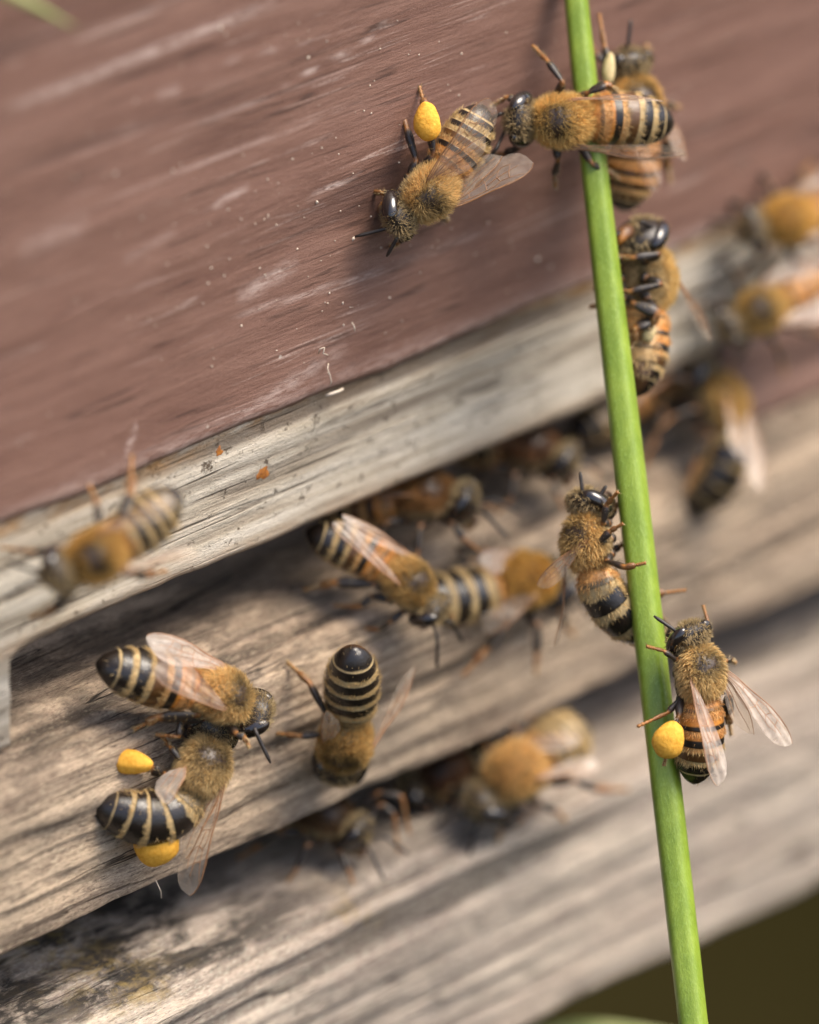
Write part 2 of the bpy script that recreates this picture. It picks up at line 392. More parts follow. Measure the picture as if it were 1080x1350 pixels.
# landing plank: thick, rounded front edge
T1 = Z_FLOOR
pr = [(3.0, T1, .3), (.3, T1), (Y_P1+.26, Z_R1+.07), (Y_P1+.12, Z_R1+.035), (Y_P1+.03, Z_R1-.04), (Y_P1, Z_R1-.16), (Y_P1, Z_B1+.05), (Y_P1+.06, Z_B1), (3.0, Z_B1, .3)]
def p1_edge(V):
    z = V[..., 2]; x = V[..., 0]; low = np.clip(1-(z-Z_B1)/.35, 0, 1)
    V[..., 2] += low*(fbm(x*.6+4, x*0+7, 2, 6)-.5)*.16
V, Fc, gr = sweep('p1', pr, M_PL1, hive, XL, XR, amp=.042, seed=41, gs=4.6, step=.028, chip=.12, extra=p1_edge)
mil = .55*np.clip((V[:, 2]-(Z_R1-.10))/.12, 0, 1)  # shade under the strip painted blotchy dark on the ledge top
new_obj('landing_plank', V, Fc, M_PL1, hive, attrs={'grain': ('FLOAT', gr), 'mildew_shade': ('FLOAT', mil)})
# lower plank, pokes out further
T2 = Z_R2+.10
pr = [(3.0, T2, .3), (-.1, T2), (Y_P2+.25, Z_R2+.06), (Y_P2+.12, Z_R2+.035), (Y_P2+.03, Z_R2-.03), (Y_P2, Z_R2-.14), (Y_P2, Z_B2+.08), (Y_P2+.08, Z_B2), (3.0, Z_B2, .3)]
def p2_edge(V):
    z = V[..., 2]; x = V[..., 0]; low = np.clip(1-(z-Z_B2)/.5, 0, 1)
    V[..., 2] += low*(fbm(x*.35+4, x*0+2, 8, 4)-.5)*.28
V, Fc, gr = sweep('p2', pr, M_PL2, hive, XL, XR, amp=.045, seed=67, gs=3.4, step=.032, chip=.10, extra=p2_edge)
mil = .95*np.clip((V[:, 2]-(Z_R2-.05))/.12, 0, 1)*np.clip(1-(V[:, 0]-on_y(330, 1200, Y_P2).x)/2.5, .35, 1)  # black mildew blotches plus painted shade under the landing plank, strongest at left
lic = np.zeros(len(V))
for (a_, b_, s_) in ((165,1288,.28),(238,1270,.22),(205,1300,.25),(480,1215,.15)):
    q_ = on_y(a_, b_, Y_P2); lic = np.maximum(lic, np.exp(-(((V[:, 0]-q_.x)/(s_*1.6))**2+((V[:, 2]-q_.z)/s_)**2)))
new_obj('lower_plank', V, Fc, M_PL2, hive, attrs={'grain': ('FLOAT', gr), 'mildew_shade': ('FLOAT', mil), 'lichen': ('FLOAT', lic)})
def box(name, x0, x1, y0, y1, z0, z1, m, parent):
    v = [(x, y, z) for x in (x0, x1) for y in (y0, y1) for z in (z0, z1)]
    return new_obj(name, v, [(0,1,3,2),(4,6,7,5),(0,4,5,1),(2,3,7,6),(0,2,6,4),(1,5,7,3)], m, parent, smooth=False)
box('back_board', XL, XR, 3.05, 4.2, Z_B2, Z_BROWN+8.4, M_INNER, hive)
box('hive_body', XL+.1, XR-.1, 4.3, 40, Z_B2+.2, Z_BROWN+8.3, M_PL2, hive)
for xx in (XL+1, XR-4): box('hive_leg', xx, xx+3, 8, 11, -32, Z_B2+.1, M_INNER, hive)

# ------------------------------------------------------------------ bees
def tube(pts, rad, n=8, cols=None, flat=None):
    """tapered tube; rings oriented by parallel transport. flat: list of flattening factors"""
    P = [Vector(p) for p in pts]; V = []; Cc = []
    t0 = (P[1]-P[0]).normalized(); nrm = t0.orthogonal().normalized()
    for i, p in enumerate(P):
        t = (P[min(i+1, len(P)-1)]-P[max(i-1, 0)]).normalized()
        nrm = (nrm-t*nrm.dot(t)); nrm = nrm.normalized() if nrm.length > 1e-5 else t.orthogonal().normalized()
        b = t.cross(nrm); fl = flat[i] if flat else 1
        for k in range(n):
            a = 2*math.pi*k/n
            V.append(p+nrm*math.cos(a)*rad[i]+b*math.sin(a)*rad[i]*fl)
            if cols is not None: Cc.append(cols[i])
    Fs = [(i*n+k, i*n+(k+1) % n, (i+1)*n+(k+1) % n, (i+1)*n+k) for i in range(len(P)-1) for k in range(n)]
    Fs.append(tuple(range(n))[::-1]); Fs.append(tuple((len(P)-1)*n+k for k in range(n)))
    return V, Fs, Cc
def interp_prof(x, tab):
    return np.interp(x, [t[0] for t in tab], [t[1] for t in tab])
def smooth_prof(x, tab):
    xs = np.array([t[0] for t in tab]); ys = np.array([t[1] for t in tab])
    y = 0
    for d in (-.018, -.009, 0, .009, .018): y = y+np.interp(np.clip(x+d, xs[0], xs[-1]), xs, ys)
    return y/5
GOLD = np.array((.74,.52,.225)); TAN = np.array((.58,.42,.20)); BLACK = np.array((.015,.011,.009))
ORANGE = np.array((.56,.22,.035)); BRN = np.array((.075,.035,.016)); PALE = np.array((.60,.45,.235))

FOREWING = [(0,.0,.0),(.06,.035,.02),(.15,.05,.055),(.3,.065,.10),(.45,.08,.15),(.6,.095,.195),(.72,.10,.215),(.84,.09,.205),(.92,.065,.165),(.97,.035,.105),(1,0,.02)]
HINDWING = [(0,.0,.0),(.08,.03,.05),(.2,.05,.12),(.35,.06,.17),(.5,.065,.20),(.65,.06,.19),(.8,.05,.15),(.92,.025,.09),(1,0,.01)]
VF = [[(0,0),(.3,.055),(.6,.085),(.84,.08)], [(0,-.01),(.3,.03),(.55,.05),(.62,.03),(.80,.045),(.88,.06)], [(0,-.02),(.25,-.025),(.45,-.05),(.7,-.11),(.80,-.09)],
      [(0,-.03),(.2,-.05),(.4,-.12),(.5,-.16)], [(.25,.03),(.28,-.03)], [(.45,.045),(.47,-.055)], [(.47,-.055),(.44,-.13)], [(.62,.03),(.60,-.04),(.66,-.10)], [(.72,.035),(.74,-.03),(.78,-.09)], [(.47,-.01),(.60,-.03),(.78,-.04),(.86,-.05)]]
VH = [[(0,0),(.3,.04),(.6,.045)], [(0,-.02),(.3,-.03),(.55,-.05),(.9,-.04)], [(0,-.03),(.3,-.09),(.6,-.14)], [(.3,-.03),(.33,-.10)]]
def make_wing(parent, inv, base, tip, nrm, lead, kind='fore', milky=False, wscale=1.0, curl=.04, sh=0):
    base = Vector(base); tip = Vector(tip); a = (tip-base); L = a.length; a.normalize()
    nrm = (nrm-a*nrm.dot(a)).normalized(); sd = nrm.cross(a)
    if sd.dot(lead) < 0: sd = -sd
    tab = FOREWING if kind == 'fore' else HINDWING
    vs = VF if kind == 'fore' else VH
    WL = (1.0 if kind == 'fore' else 1.0)*wscale*max(L, .8)
    def P(s, y):
        z = curl*math.sin(s*math.pi)*L+.0045*math.sin(y*55+s*9)*min(1, s*3)+.010*math.sin(s*11+y*14)+.10*y*(1-s)
        return inv @ (base+a*(s*L)+sd*(y*WL)+nrm*z)
    ns, nw = 44, 18; V = []; Fs = []
    for i in range(ns+1):
        s = i/ns; s_ = 1-(1-s)**1.15
        ld = float(np.interp(s_, [t[0] for t in tab], [t[1] for t in tab])); tr_ = -float(np.interp(s_, [t[0] for t in tab], [t[2] for t in tab]))
        for j in range(nw+1): V.append(P(s_, ld+(tr_-ld)*j/nw))
    for i in range(ns):
        for j in range(nw):
            q = i*(nw+1)+j; Fs.append((q, q+1, q+nw+2, q+nw+1))
    mi = [0]*len(Fs)
    lines = [[(t[0], t[1]-.003) for t in tab]]+vs
    for li, ln in enumerate(lines):
        pts = []
        for q in range(len(ln)-1):
            for e in range(5): f = e/5; pts.append((ln[q][0]*(1-f)+ln[q+1][0]*f, ln[q][1]*(1-f)+ln[q+1][1]*f))
        pts.append(ln[-1])
        w_ = .0070 if li == 0 else .0048
        v2, f2, _ = tube([P(*p) for p in pts], [w_*(1-.55*i/len(pts)) for i in range(len(pts))], 5)
        o = len(V); V += v2; Fs += [tuple(x+o for x in f) for f in f2]; mi += [1]*len(f2)
    return new_obj('wing', V, Fs, [M_WINGM if milky else M_WING, M_VEINM if milky else M_VEIN], parent, mi=mi)

BEES = 'bees crawling round the hive entrance'
def bee(label, pos, f, u, s=1.0, abd=(0, 0), head=(25, 0), al=1.0, orange=1, dark=0.0, fur=1.0, furcol=None, legs=None,
        wings=None, ant=None, pollen=None, patch=True, nodefault=(), feet=.42, band=.36):
    """pos: world position of the thorax centre; f,u: forward and dorsal directions (world);
    abd/head: (down, left) bends in degrees; legs etc. given as points (px, py, towards-camera offset)"""
    s = s*.89
    f = f.normalized(); u = (u-f*u.dot(f)).normalized(); l = u.cross(f)
    Mx = Matrix.Translation(pos) @ Matrix((f, l, u)).transposed().to_4x4() @ Matrix.Scale(s, 4)
    root = thing('honey_bee', label, 'bee', mat=Mx, group=BEES)
    inv = Mx.inverted()
    dp = depth(pos)
    W = lambda p: inv @ at_depth(p[0], p[1], dp-(p[2] if len(p) > 2 else 0))
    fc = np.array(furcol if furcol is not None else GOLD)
    # ---- spine
    La = 1.0*al; na_ = 110
    c = Vector((-.205, 0, -.03)); d = Vector((-1, 0, 0)); st = []
    pd, pl = math.radians(abd[0]), math.radians(abd[1])
    for i in range(na_+1):
        q = i/na_
        k1 = min(1, q*1.6)
        dd = Vector((-math.cos(pd*k1)*math.cos(pl*k1), math.sin(pl*k1)*math.cos(pd*k1), -math.sin(pd*k1)-.05))
        dd.normalize()
        if i: c = c+dd*La/na_
        side = Vector((0, 1, 0)); side = (side-dd*side.dot(dd)).normalized(); nu = side.cross(dd)*1.0
        if nu.z < 0 and abs(pd) < 1.3: nu = -nu
        st.append(('a', q, c.copy(), side, nu))
    rings = st[::-1]
    for i in range(1, 46):
        q = i/46; x = -.25+.52*q
        rings.append(('t', q, Vector((x, 0, .035*math.sin(q*math.pi))), Vector((0,1,0)), Vector((0,0,1))))
    hd = math.radians(head[0]); hl = math.radians(head[1])
    fd = Vector((math.cos(hd)*math.cos(hl), math.sin(hl)*math.cos(hd), -math.sin(hd)))
    hs = Vector((0, 1, 0)); hs = (hs-fd*hs.dot(fd)).normalized(); hu = fd.cross(hs)
    hb = Vector((.27, 0, -.01))
    for i in range(0, 40):
        q = i/39; k1 = min(1, q*4)
        rings.append(('h', q, hb+fd*(.28*q)-hu*(.02*q), (Vector((0,1,0))*(1-k1)+hs*k1).normalized(), (Vector((0,0,1))*(1-k1)+hu*k1).normalized()))
    NA = 44; nr = len(rings)
    V = np.zeros((nr, NA, 3)); COL = np.zeros((nr, NA, 3)); GL = np.zeros((nr, NA)); REG = []
    ang = np.arange(NA)/NA*2*np.pi; ca, sa = np.cos(ang), np.sin(ang)     # sa=+1 dorsal
    seg = np.array([0, .16, .34, .51, .67, .82, 1.001])
    aprof = [(0,.09),(.03,.13),(.07,.18),(.14,.22),(.28,.245),(.45,.258),(.6,.25),(.72,.222),(.82,.190),(.9,.145),(.95,.105),(.985,.06),(1,.015)]
    tprof = [(0,.12),(.06,.15),(.18,.19),(.35,.213),(.52,.217),(.68,.208),(.82,.182),(.93,.14),(1,.09)]
    hprof = [(0,.075),(.08,.085),(.16,.15),(.28,.215),(.45,.235),(.62,.225),(.78,.185),(.9,.125),(.97,.06),(1,.01)]
    nz = rng.random((8, NA))
    for i, (kd, q, cc, sd, nu) in enumerate(rings):
        if kd == 'a':
            R = smooth_prof(np.array([q]), aprof)[0]; ru, rd, rw = R*.93, R*.86, R
            k_ = int(np.searchsorted(seg, q, side='right')-1); k_ = min(k_, 5); ph = (q-seg[k_])/(seg[k_+1]-seg[k_])
            scal = 1+.035*ph-.02 if k_ < 5 else 1.0
            rw *= scal; ru *= scal; rd *= scal
            jit = .05*np.sin(ang*3+k_*2.1)+.04*np.sin(ang*7+k_)+ (nz[k_]-.5)*.05
            bandw = band+jit-.06*np.clip(-sa, 0, 1)
            if k_ == 5: bandw = bandw*.30
            isb = np.clip((bandw-ph)/.07+.5, 0, 1)
            if k_ == 0: isb = isb*0+.35
            base = ORANGE if k_ < orange+1 else BLACK
            if k_ == orange+1 and orange > 0: base = BLACK*.85+ORANGE*.15
            endblk = np.clip((ph-(.52 if k_ == orange and orange > 0 else .70))/.08, 0, 1) if k_ < orange+1 else 0
            bc = base[None, :]*(1-endblk)+BLACK[None, :]*endblk
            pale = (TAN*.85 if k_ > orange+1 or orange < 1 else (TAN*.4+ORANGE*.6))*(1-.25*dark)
            col = bc*(1-isb[:, None])+pale[None, :]*isb[:, None]
            vent = np.clip((-sa-.15)/.4, 0, 1)[:, None]
            vb = (TAN*.75+ORANGE*.25) if k_ < 4 else BRN*1.2
            vstripe = np.clip((ph-.8)/.1, 0, 1)
            col = col*(1-vent)+(vb*(1-vstripe*.6))[None, :]*vent
            GL[i] = (1-isb)*(.95 if base is BLACK else .75)
        elif kd == 't':
            R = smooth_prof(np.array([q]), tprof)[0]; ru, rd, rw = R*.95, R*.98, R*1.0
            top = np.clip((sa-.45)/.3, 0, 1)*np.exp(-((q-.70)/.24)**2)
            col = (fc*.38)[None, :]*(1-top[:, None])+ (BRN*.5+.008)[None, :]*top[:, None]
            GL[i] = .1+.35*top
        else:
            R = smooth_prof(np.array([q]), hprof)[0]; ru, rd, rw = R*.88, R*1.02, R*1.02
            col = np.tile(BLACK*1.6, (NA, 1)); GL[i] = .5
        rv = np.where(sa > 0, ru, rd)
        ctr = np.array(cc); sdn = np.array(sd); nun = np.array(nu)
        V[i] = ctr[None, :]+sdn[None, :]*(ca*rw)[:, None]+nun[None, :]*(sa*rv)[:, None]
        COL[i] = col; REG.append((kd, q))
    idx = np.arange(nr*NA).reshape(nr, NA)
    Fs = []
    for i in range(nr-1):
        a = idx[i]; b = idx[i+1]
        for j in range(NA):
            k2 = (j+1) % NA; Fs.append((int(a[j]), int(b[j]), int(b[k2]), int(a[k2])))
    Fs.append(tuple(int(v) for v in idx[0])); Fs.append(tuple(int(v) for v in idx[-1][::-1]))
    new_obj('body', V.reshape(-1, 3), Fs, M_BODY, root, attrs={'Col': ('FLOAT_COLOR', COL.reshape(-1, 3)), 'Gloss': ('FLOAT', GL.ravel())})
    # ---- fur
    dv = np.gradient(V, axis=0); da = (np.roll(V, -1, 1)-np.roll(V, 1, 1))*.5
    nn = np.cross(dv, da); nl = np.linalg.norm(nn, axis=2); nn /= nl[..., None]+1e-9
    cen = V.mean(axis=1, keepdims=True)
    flip = np.sign(np.sum(nn*(V-cen), axis=2)); flip[flip == 0] = 1; nn *= flip[..., None]
    backd = -dv/(np.linalg.norm(dv, axis=2)[..., None]+1e-9)
    HV, HF, HC = [], [], []
    ph0 = random.uniform(0, 6)
    kinds = np.array([r_[0] for r_ in REG]); qs = np.array([r_[1] for r_ in REG])
    def grow(kind, n, Lr, wd, colf, prob, lean=.5, jit=.35):
        ri = np.where(kinds == kind)[0]
        wt = nl[ri].ravel(); wt = wt/wt.sum()
        pick = rng.choice(len(wt), size=n, p=wt); r_i = ri[pick//NA]; a_i = pick % NA
        rr = rng.random((n, 2)); sa_ = sa[a_i]; qq = qs[r_i]
        pr_ = prob(qq, sa_, a_i); keep = rng.random(n) < pr_
        r_i, a_i, sa_, qq, rr = r_i[keep], a_i[keep], sa_[keep], qq[keep], rr[keep]
        p = V[r_i, a_i]; a2 = V[r_i, (a_i+1) % NA]; b2 = V[np.clip(r_i+1, 0, nr-1), a_i]
        p = p+(a2-p)*rr[:, :1]+(b2-p)*rr[:, 1:]
        nv = nn[r_i, a_i]; bk = backd[r_i, a_i]
        m = len(p); L = Lr[0]+(Lr[1]-Lr[0])*rng.random(m)
        cl = np.stack([np.sin(p[:, 1]*31+p[:, 2]*17+ph0), np.sin(p[:, 0]*29+p[:, 2]*23+ph0*2), np.sin(p[:, 0]*19-p[:, 1]*27+ph0*3)], 1)
        dr = nv+bk*lean+cl*.38+rng.normal(0, jit, (m, 3)); dr /= np.linalg.norm(dr, axis=1)[:, None]
        sdv = np.cross(dr, rng.normal(0, 1, (m, 3))); sdv /= np.linalg.norm(sdv, axis=1)[:, None]
        mid = p+dr*(L*.55)[:, None]+rng.normal(0, .006, (m, 3)); tip = p+(dr+bk*.25)*L[:, None]
        w2 = wd/2
        base = sum(len(h) for h in HV)
        vv = np.stack([p-nv*.004-sdv*w2, p-nv*.004+sdv*w2, mid+sdv*w2*.8, mid-sdv*w2*.8, tip], 1).reshape(-1, 3)
        HV.append(vv)
        ids = base+np.arange(m)*5
        for t in ids:
            t = int(t); HF.append((t, t+1, t+2, t+3)); HF.append((t+3, t+2, t+4))
        cc_ = colf(qq, sa_, m)*(.75+.6*rng.random((m, 1)))
        HC.append(np.repeat(cc_, 5, axis=0))
    wd = .0062 if fur >= .9 else .009
    def thor_col(q, s_, m):
        t = np.clip((s_-.5)/.3, 0, 1)*np.exp(-((q-.70)/.22)**2)*(1 if patch else 0)
        pale = np.clip((-s_)/.5, 0, 1)
        return (fc[None, :]*(1-pale[:, None])+(PALE*.85)[None, :]*pale[:, None])*(1-.70*t[:, None])
    def thor_prob(q, s_, a): return 1-.86*np.clip((s_-.55)/.25+.25*np.sin(q*40+a), 0, 1)*np.exp(-((q-.71)/.19)**2)*(1 if patch else 0)
    grow('t', int(9500*fur), (.045, .095), wd, thor_col, thor_prob, .25, .32)
    def band_prob(q, s_, a):
        k_ = np.clip(np.searchsorted(seg, q, side='right')-1, 0, 5); ph = (q-seg[k_])/(seg[k_+1]-seg[k_])
        inb = (ph < band+.02)*(k_ > 0)*(k_ < 5)+.8*(k_ == 0)
        return np.clip(inb*1.0+.015+.75*np.clip(-s_-.05, 0, 1)*(k_ < 5), 0, 1)
    def band_col(q, s_, m):
        k_ = np.searchsorted(seg, q, side='right')-1
        o_ = (k_ <= orange)[:, None]*.4
        return (TAN*1.0)[None, :]*(1-o_)+(ORANGE*1.3)[None, :]*o_
    grow('a', int(6500*fur), (.025, .055), wd*.85, band_col, band_prob, 1.3, .25)
    grow('h', int(2600*fur), (.035, .07), wd*.9, lambda q, s_, m: (PALE*.75)[None, :]*np.ones((m, 1)),
         lambda q, s_, a: (np.abs(ca[a]) < .72)*1.0+.9*(q < .28), .1, .3)
    HV_ = np.concatenate(HV); HC_ = np.concatenate(HC)
    new_obj('fur', HV_, HF, M_FUR, root, smooth=False, attrs={'Col': ('FLOAT_COLOR', HC_), 'Gloss': ('FLOAT', np.zeros(len(HV_)))})
    # ---- eyes
    hc = hb+fd*.125-hu*.01
    for sg in (1, -1):
        ev, ef = [], []
        cx = hc+hs*(sg*.17)+hu*.02+fd*.005
        n1, n2 = 14, 20
        ax2 = (hu+fd*.25+hs*(-sg*.25)).normalized(); ax1 = hs-ax2*hs.dot(ax2); ax1.normalize(); ax3 = ax1.cross(ax2)
        for i in range(n1+1):
            th = math.pi*i/n1
            for j in range(n2):
                a = 2*math.pi*j/n2
                ev.append(cx+ax2*(.175*math.cos(th))+ax1*(.096*math.sin(th)*math.cos(a))+ax3*(.088*math.sin(th)*math.sin(a)))
        for i in range(n1):
            for j in range(n2):
                ef.append((i*n2+j, i*n2+(j+1) % n2, (i+1)*n2+(j+1) % n2, (i+1)*n2+j))
        new_obj('eye', ev, ef, M_EYE, root)
    # ---- mandibles / mouth
    mv, mf, mc = tube([hc+fd*.12-hu*.12, hc+fd*.15-hu*.20, hc+fd*.13-hu*.27, hc+fd*.10-hu*.32], [.06, .055, .035, .012], 10,
                      [BRN*1.5, BRN*2, ORANGE*.6, ORANGE*.6], [1.3, 1.2, 1.1, 1])
    new_obj('mouthpart', mv, mf, M_LEG, root, attrs={'Col': ('FLOAT_COLOR', np.array(mc)), 'Gloss': ('FLOAT', np.ones(len(mv))*.6)})
    # ---- antennae
    def densify(pts, k=4):
        pts = [Vector(p) for p in pts]; out = []
        for i in range(len(pts)-1):
            for e in range(k): out.append(pts[i].lerp(pts[i+1], e/k))
        return out+[pts[-1]]
    for ai, sg in enumerate((1, -1)):
        b0 = hc+fd*.14+hs*(sg*.05)-hu*.02
        if ant and ai < len(ant):
            if ant[ai] is None: continue
            pts = [b0]+[W(p) for p in ant[ai]]
        else: pts = [b0, b0+fd*.12+hs*sg*.09+hu*.06, b0+fd*.42+hs*sg*.20-hu*.06]
        dp_ = densify(pts, 6); n_ = len(dp_)
        kk = 6
        rad = [.016 if i < kk else .020-.002*(i % 2) for i in range(n_)]; rad[-1] = .010; rad[0] = .014
        v_, f_, c_ = tube(dp_, rad, 8, [BLACK*1.5]*n_)
        new_obj('antenna', v_, f_, M_LEG, root, attrs={'Col': ('FLOAT_COLOR', np.array(c_)), 'Gloss': ('FLOAT', np.ones(len(v_))*.5)})
    # ---- legs.  keys: fl ml hl fr mr hr
    att = {'f': (.17, .12, -.19), 'm': (.02, .13, -.21), 'h': (-.13, .12, -.18)}
    default = {'f': [(.34,.27,-.16),(.46,.36,-.30),(.56,.40,-feet)], 'm': [(.02,.40,-.10),(-.02,.58,-.30),(-.06,.72,-feet)], 'h': [(-.30,.36,-.06),(-.52,.46,-.26),(-.78,.58,-feet)]}
    legs = legs or {}
    for key in ('fl', 'ml', 'hl', 'fr', 'mr', 'hr'):
        if key in nodefault: continue
        sg = 1 if key[1] == 'l' else -1
        a0 = Vector(att[key[0]]); a0.y *= sg
        if key in legs: pts = [W(p) for p in legs[key]]
        else: pts = [Vector((p[0]+random.uniform(-.04,.04), p[1]*sg, p[2])) for p in default[key[0]]]
        if len(pts) == 2: pts.insert(1, pts[0].lerp(pts[1], .5))
        # coxa/trochanter start, femur to pts[0], tibia to pts[1], tarsus to pts[2]
        tr0 = a0.lerp(pts[0], .22)
        J = [a0, tr0, pts[0], pts[1]]+pts[2:]
        hind = key[0] == 'h'
        path, rad, col, fl = [], [], [], []
        def seg_(A, B, prof, cols, flt=1, n=7, last=False):
            for i in range(n+(1 if last else 0)):
                t = i/n; path.append(A.lerp(B, t)); rad.append(float(np.interp(t, *zip(*prof)))*1.0)
                cc0 = np.array([np.interp(t, [0, .12, .85, 1], [cols[1][c3], cols[0][c3], cols[0][c3], cols[1][c3]]) for c3 in range(3)])
                col.append(cc0); fl.append(flt)
        DK = BLACK*1.8; JT = BRN*1.0+ORANGE*.35
        seg_(J[0], J[1], [(0,.050),(.7,.052),(1,.030)], (DK, DK), n=4)
        seg_(J[1], J[2], [(0,.030),(.35,.046),(.75,.042),(1,.026)], (DK, JT))
        wt_ = .068 if hind else .043
        seg_(J[2], J[3], [(0,.022),(.3,wt_*.75),(.75,wt_),(1,wt_*.62)], (DK, JT), .55 if hind else .8)
        tw = .050 if hind else .030
        TB = BRN*1.1+ORANGE*.22; TO = ORANGE*.55+BRN*.8
        nseg = len(J)-4
        for q in range(nseg):
            A = J[3+q]; B = J[4+q]
            if q == 0:
                Bm = A.lerp(B, .5)
                seg_(A, Bm, [(0,tw*.7),(.4,tw),(1,tw*.8)], (TB, TO), .7, n=6)
                for z_ in range(4):
                    A2 = Bm.lerp(B, z_/4); B2 = Bm.lerp(B, (z_+1)/4)
                    seg_(A2, B2, [(0,.012),(.6,.021),(1,.017)], (TO, TO*.6), n=3, last=(q == nseg-1 and z_ == 3))
            else: seg_(A, B, [(0,.017),(.6,.018),(1,.012)], (TO, TO*.6), n=5, last=(q == nseg-1))
        rad[-1] = .008
        v_, f_, c_ = tube(path, rad, 10, col, fl)
        v_ = [np.array(x) for x in v_]; v_ = np.array(v_); c_ = np.array(c_)
        g_ = np.ones(len(v_))*.7
        # short bristles on the leg
        nb = int((220 if hind else 110)*min(1, fur)); fl2 = list(f_); ve = [v_]; ce = [c_]; off = len(v_)
        ns_ = len(path)
        for b_ in range(nb):
            i = random.randint(5, ns_-2); r_ = rad[i]; t_ = (path[i+1]-path[i-1]).normalized()
            dd = Vector([random.gauss(0, 1) for _ in range(3)]); dd = (dd-t_*dd.dot(t_)).normalized()
            p = path[i]+dd*r_*.7; q_ = p+(dd*.8+t_*.7)*random.uniform(.02, .05); s2 = t_.cross(dd)*.0035
            ve.append(np.array([p-s2, p+s2, q_])); fl2.append((off, off+1, off+2)); off += 3
            ce.append(np.array([TAN*.75]*3)); 
        v_ = np.concatenate(ve); c_ = np.concatenate(ce)
        new_obj('leg', v_, fl2, M_LEG, root, attrs={'Col': ('FLOAT_COLOR', c_), 'Gloss': ('FLOAT', np.ones(len(v_))*.6)})
    # ---- pollen loads: (px,py,dz, a,b, angle deg, pale)
    for pi, po in enumerate(pollen or []):
        cx, cyy, dz, A_, B_, an = po[:6]; pal = len(po) > 6 and po[6]
        ctr = at_depth(cx, cyy, dp-dz); an = math.radians(an)
        e1 = (rt*math.cos(an)+upv*math.sin(an)); e2 = (-rt*math.sin(an)+upv*math.cos(an)); e3 = -fw
        n1, n2 = 26, 36; ev = []; ef = []
        for i in range(n1+1):
            th = math.pi*i/n1
            for j in range(n2):
                a = 2*math.pi*j/n2
                x, y, z = math.cos(th), math.sin(th)*math.cos(a), math.sin(th)*math.sin(a)
                lump = 1+.03*math.sin(3*x+2*y+pi)+.02*math.sin(6*y+4*z)+.012*math.sin(11*x-7*z)
                y *= 1-.18*x
                ev.append(inv @ (ctr+(e1*x*A_+e2*y*B_+e3*z*B_*.85)*lump))
        for i in range(n1):
            for j in range(n2): ef.append((i*n2+j, i*n2+(j+1) % n2, (i+1)*n2+(j+1) % n2, (i+1)*n2+j))
        new_obj('pollen_load', ev, ef, M_POLLEN2 if pal else M_POLLEN, root)
    # ---- wings: list of dicts or None for folded default
    if wings is None:
        wings = []
        for sg in (1, -1):
            wings.append(dict(side=sg, tip_l=(-1.05, sg*.32, .17), k='fore'))
    for wd_ in wings:
        sg = wd_.get('side', 1); kd = wd_.get('k', 'fore')
        bl = Vector((.02 if kd == 'fore' else -.06, sg*.20, .14)); bw = Mx @ bl
        tw_ = (Mx @ Vector(wd_['tip_l'])) if 'tip_l' in wd_ else at_depth(wd_['tip'][0], wd_['tip'][1], dp-wd_['tip'][2])
        nh = wd_.get('n'); nh = (Mx.to_3x3() @ Vector(nh)) if nh else (Mx.to_3x3() @ Vector((0, 0, 1)))
        if 'nc' in wd_: nh = cv(*wd_['nc'])
        ldv = wd_.get('lead'); ldv = cv(*ldv, 0) if ldv else (Mx.to_3x3() @ Vector((0, sg, 0)))
        make_wing(root, inv, bw, tw_, nh, ldv, kd, wd_.get('milky', False), wd_.get('w', 1.0), wd_.get('curl', .04))
    return root
def wl(px, py, h): return on_y(px, py, -h)          # point h off the hive wall
def led(px, py, h): return on_z(px, py, T1+h)       # point h over the landing plank
def fc1(px, py, h): return on_y(px, py, Y_P1-h)     # point h off the landing plank's face
def led2(px, py, h): return on_z(px, py, T2+.1+h)
NW = Vector((0,-1,0)); NZ = Vector((0,0,1))

# 1 sharp bee on the brown board
p = wl(566, 252, .38)
bee('sharp bee with one orange pollen ball climbing head-down on the brown board', p, cv(-.62,-.74,.22), NW*1.0+cv(0,.0,.25), s=1.0, abd=(-4, -14), head=(35, -6), al=.80, orange=1, dark=.0, band=.48,
    legs={'hr': [(572,205,.05),(563,150,.02),(551,108,-.12)], 'mr': [(549,212,-.02),(536,168,-.06),(522,126,-.2)], 'fr': [(530,257,.05),(505,255,-.02),(474,250,-.2)]},
    ant=[[(524,313,.08),(510,338,.0)], [(515,300,.08),(468,312,.05)]],
    pollen=[(563,160,.10,.17,.115,95)],
    wings=[dict(side=1, tip=(703,215,.05), nc=(-.1,.35,.9), lead=(.1,-1), milky=False), dict(side=1, k='hind', tip=(662,206,.0), nc=(-.1,.35,.9), lead=(.3,-1)),
           dict(side=-1, tip=(645,130,.38), nc=(.55,.1,.8), lead=(-1,.3)), dict(side=-1, k='hind', tip=(640,180,.25), nc=(.5,-.2,.8), lead=(-.7,.7))])
# A
p = fc1(290, 918, .30)
bee('bee with orange-banded abdomen and folded pale wings above the pollen-laden bee', p, cv(.84,-.28,-.40), cv(.40,.45,.75), s=1.05, abd=(2, 0), head=(30, -8), al=1.02, orange=1, band=.33,
    legs={'hr': [(262,943,.15),(208,946,.22),(176,962,.16)], 'mr': [(238,948,.1),(236,972,.12),(205,968,.08)], 'fr': [(312,968,.15),(322,972,.15),(329,986,.12)], 'hl': [(200,930,-.1),(165,905,0),(132,888,.12)]},
    nodefault=('fl', 'ml'), ant=[None, [(336,962,.1),(357,1006,.05)]],
    wings=[dict(side=1, tip=(194,838,.42), nc=(.1,.5,.85), lead=(.2,1), milky=True, w=1.0), dict(side=-1, tip=(202,882,.74), nc=(.1,-.1,.95), lead=(-.3,-1), milky=True, w=.95)])
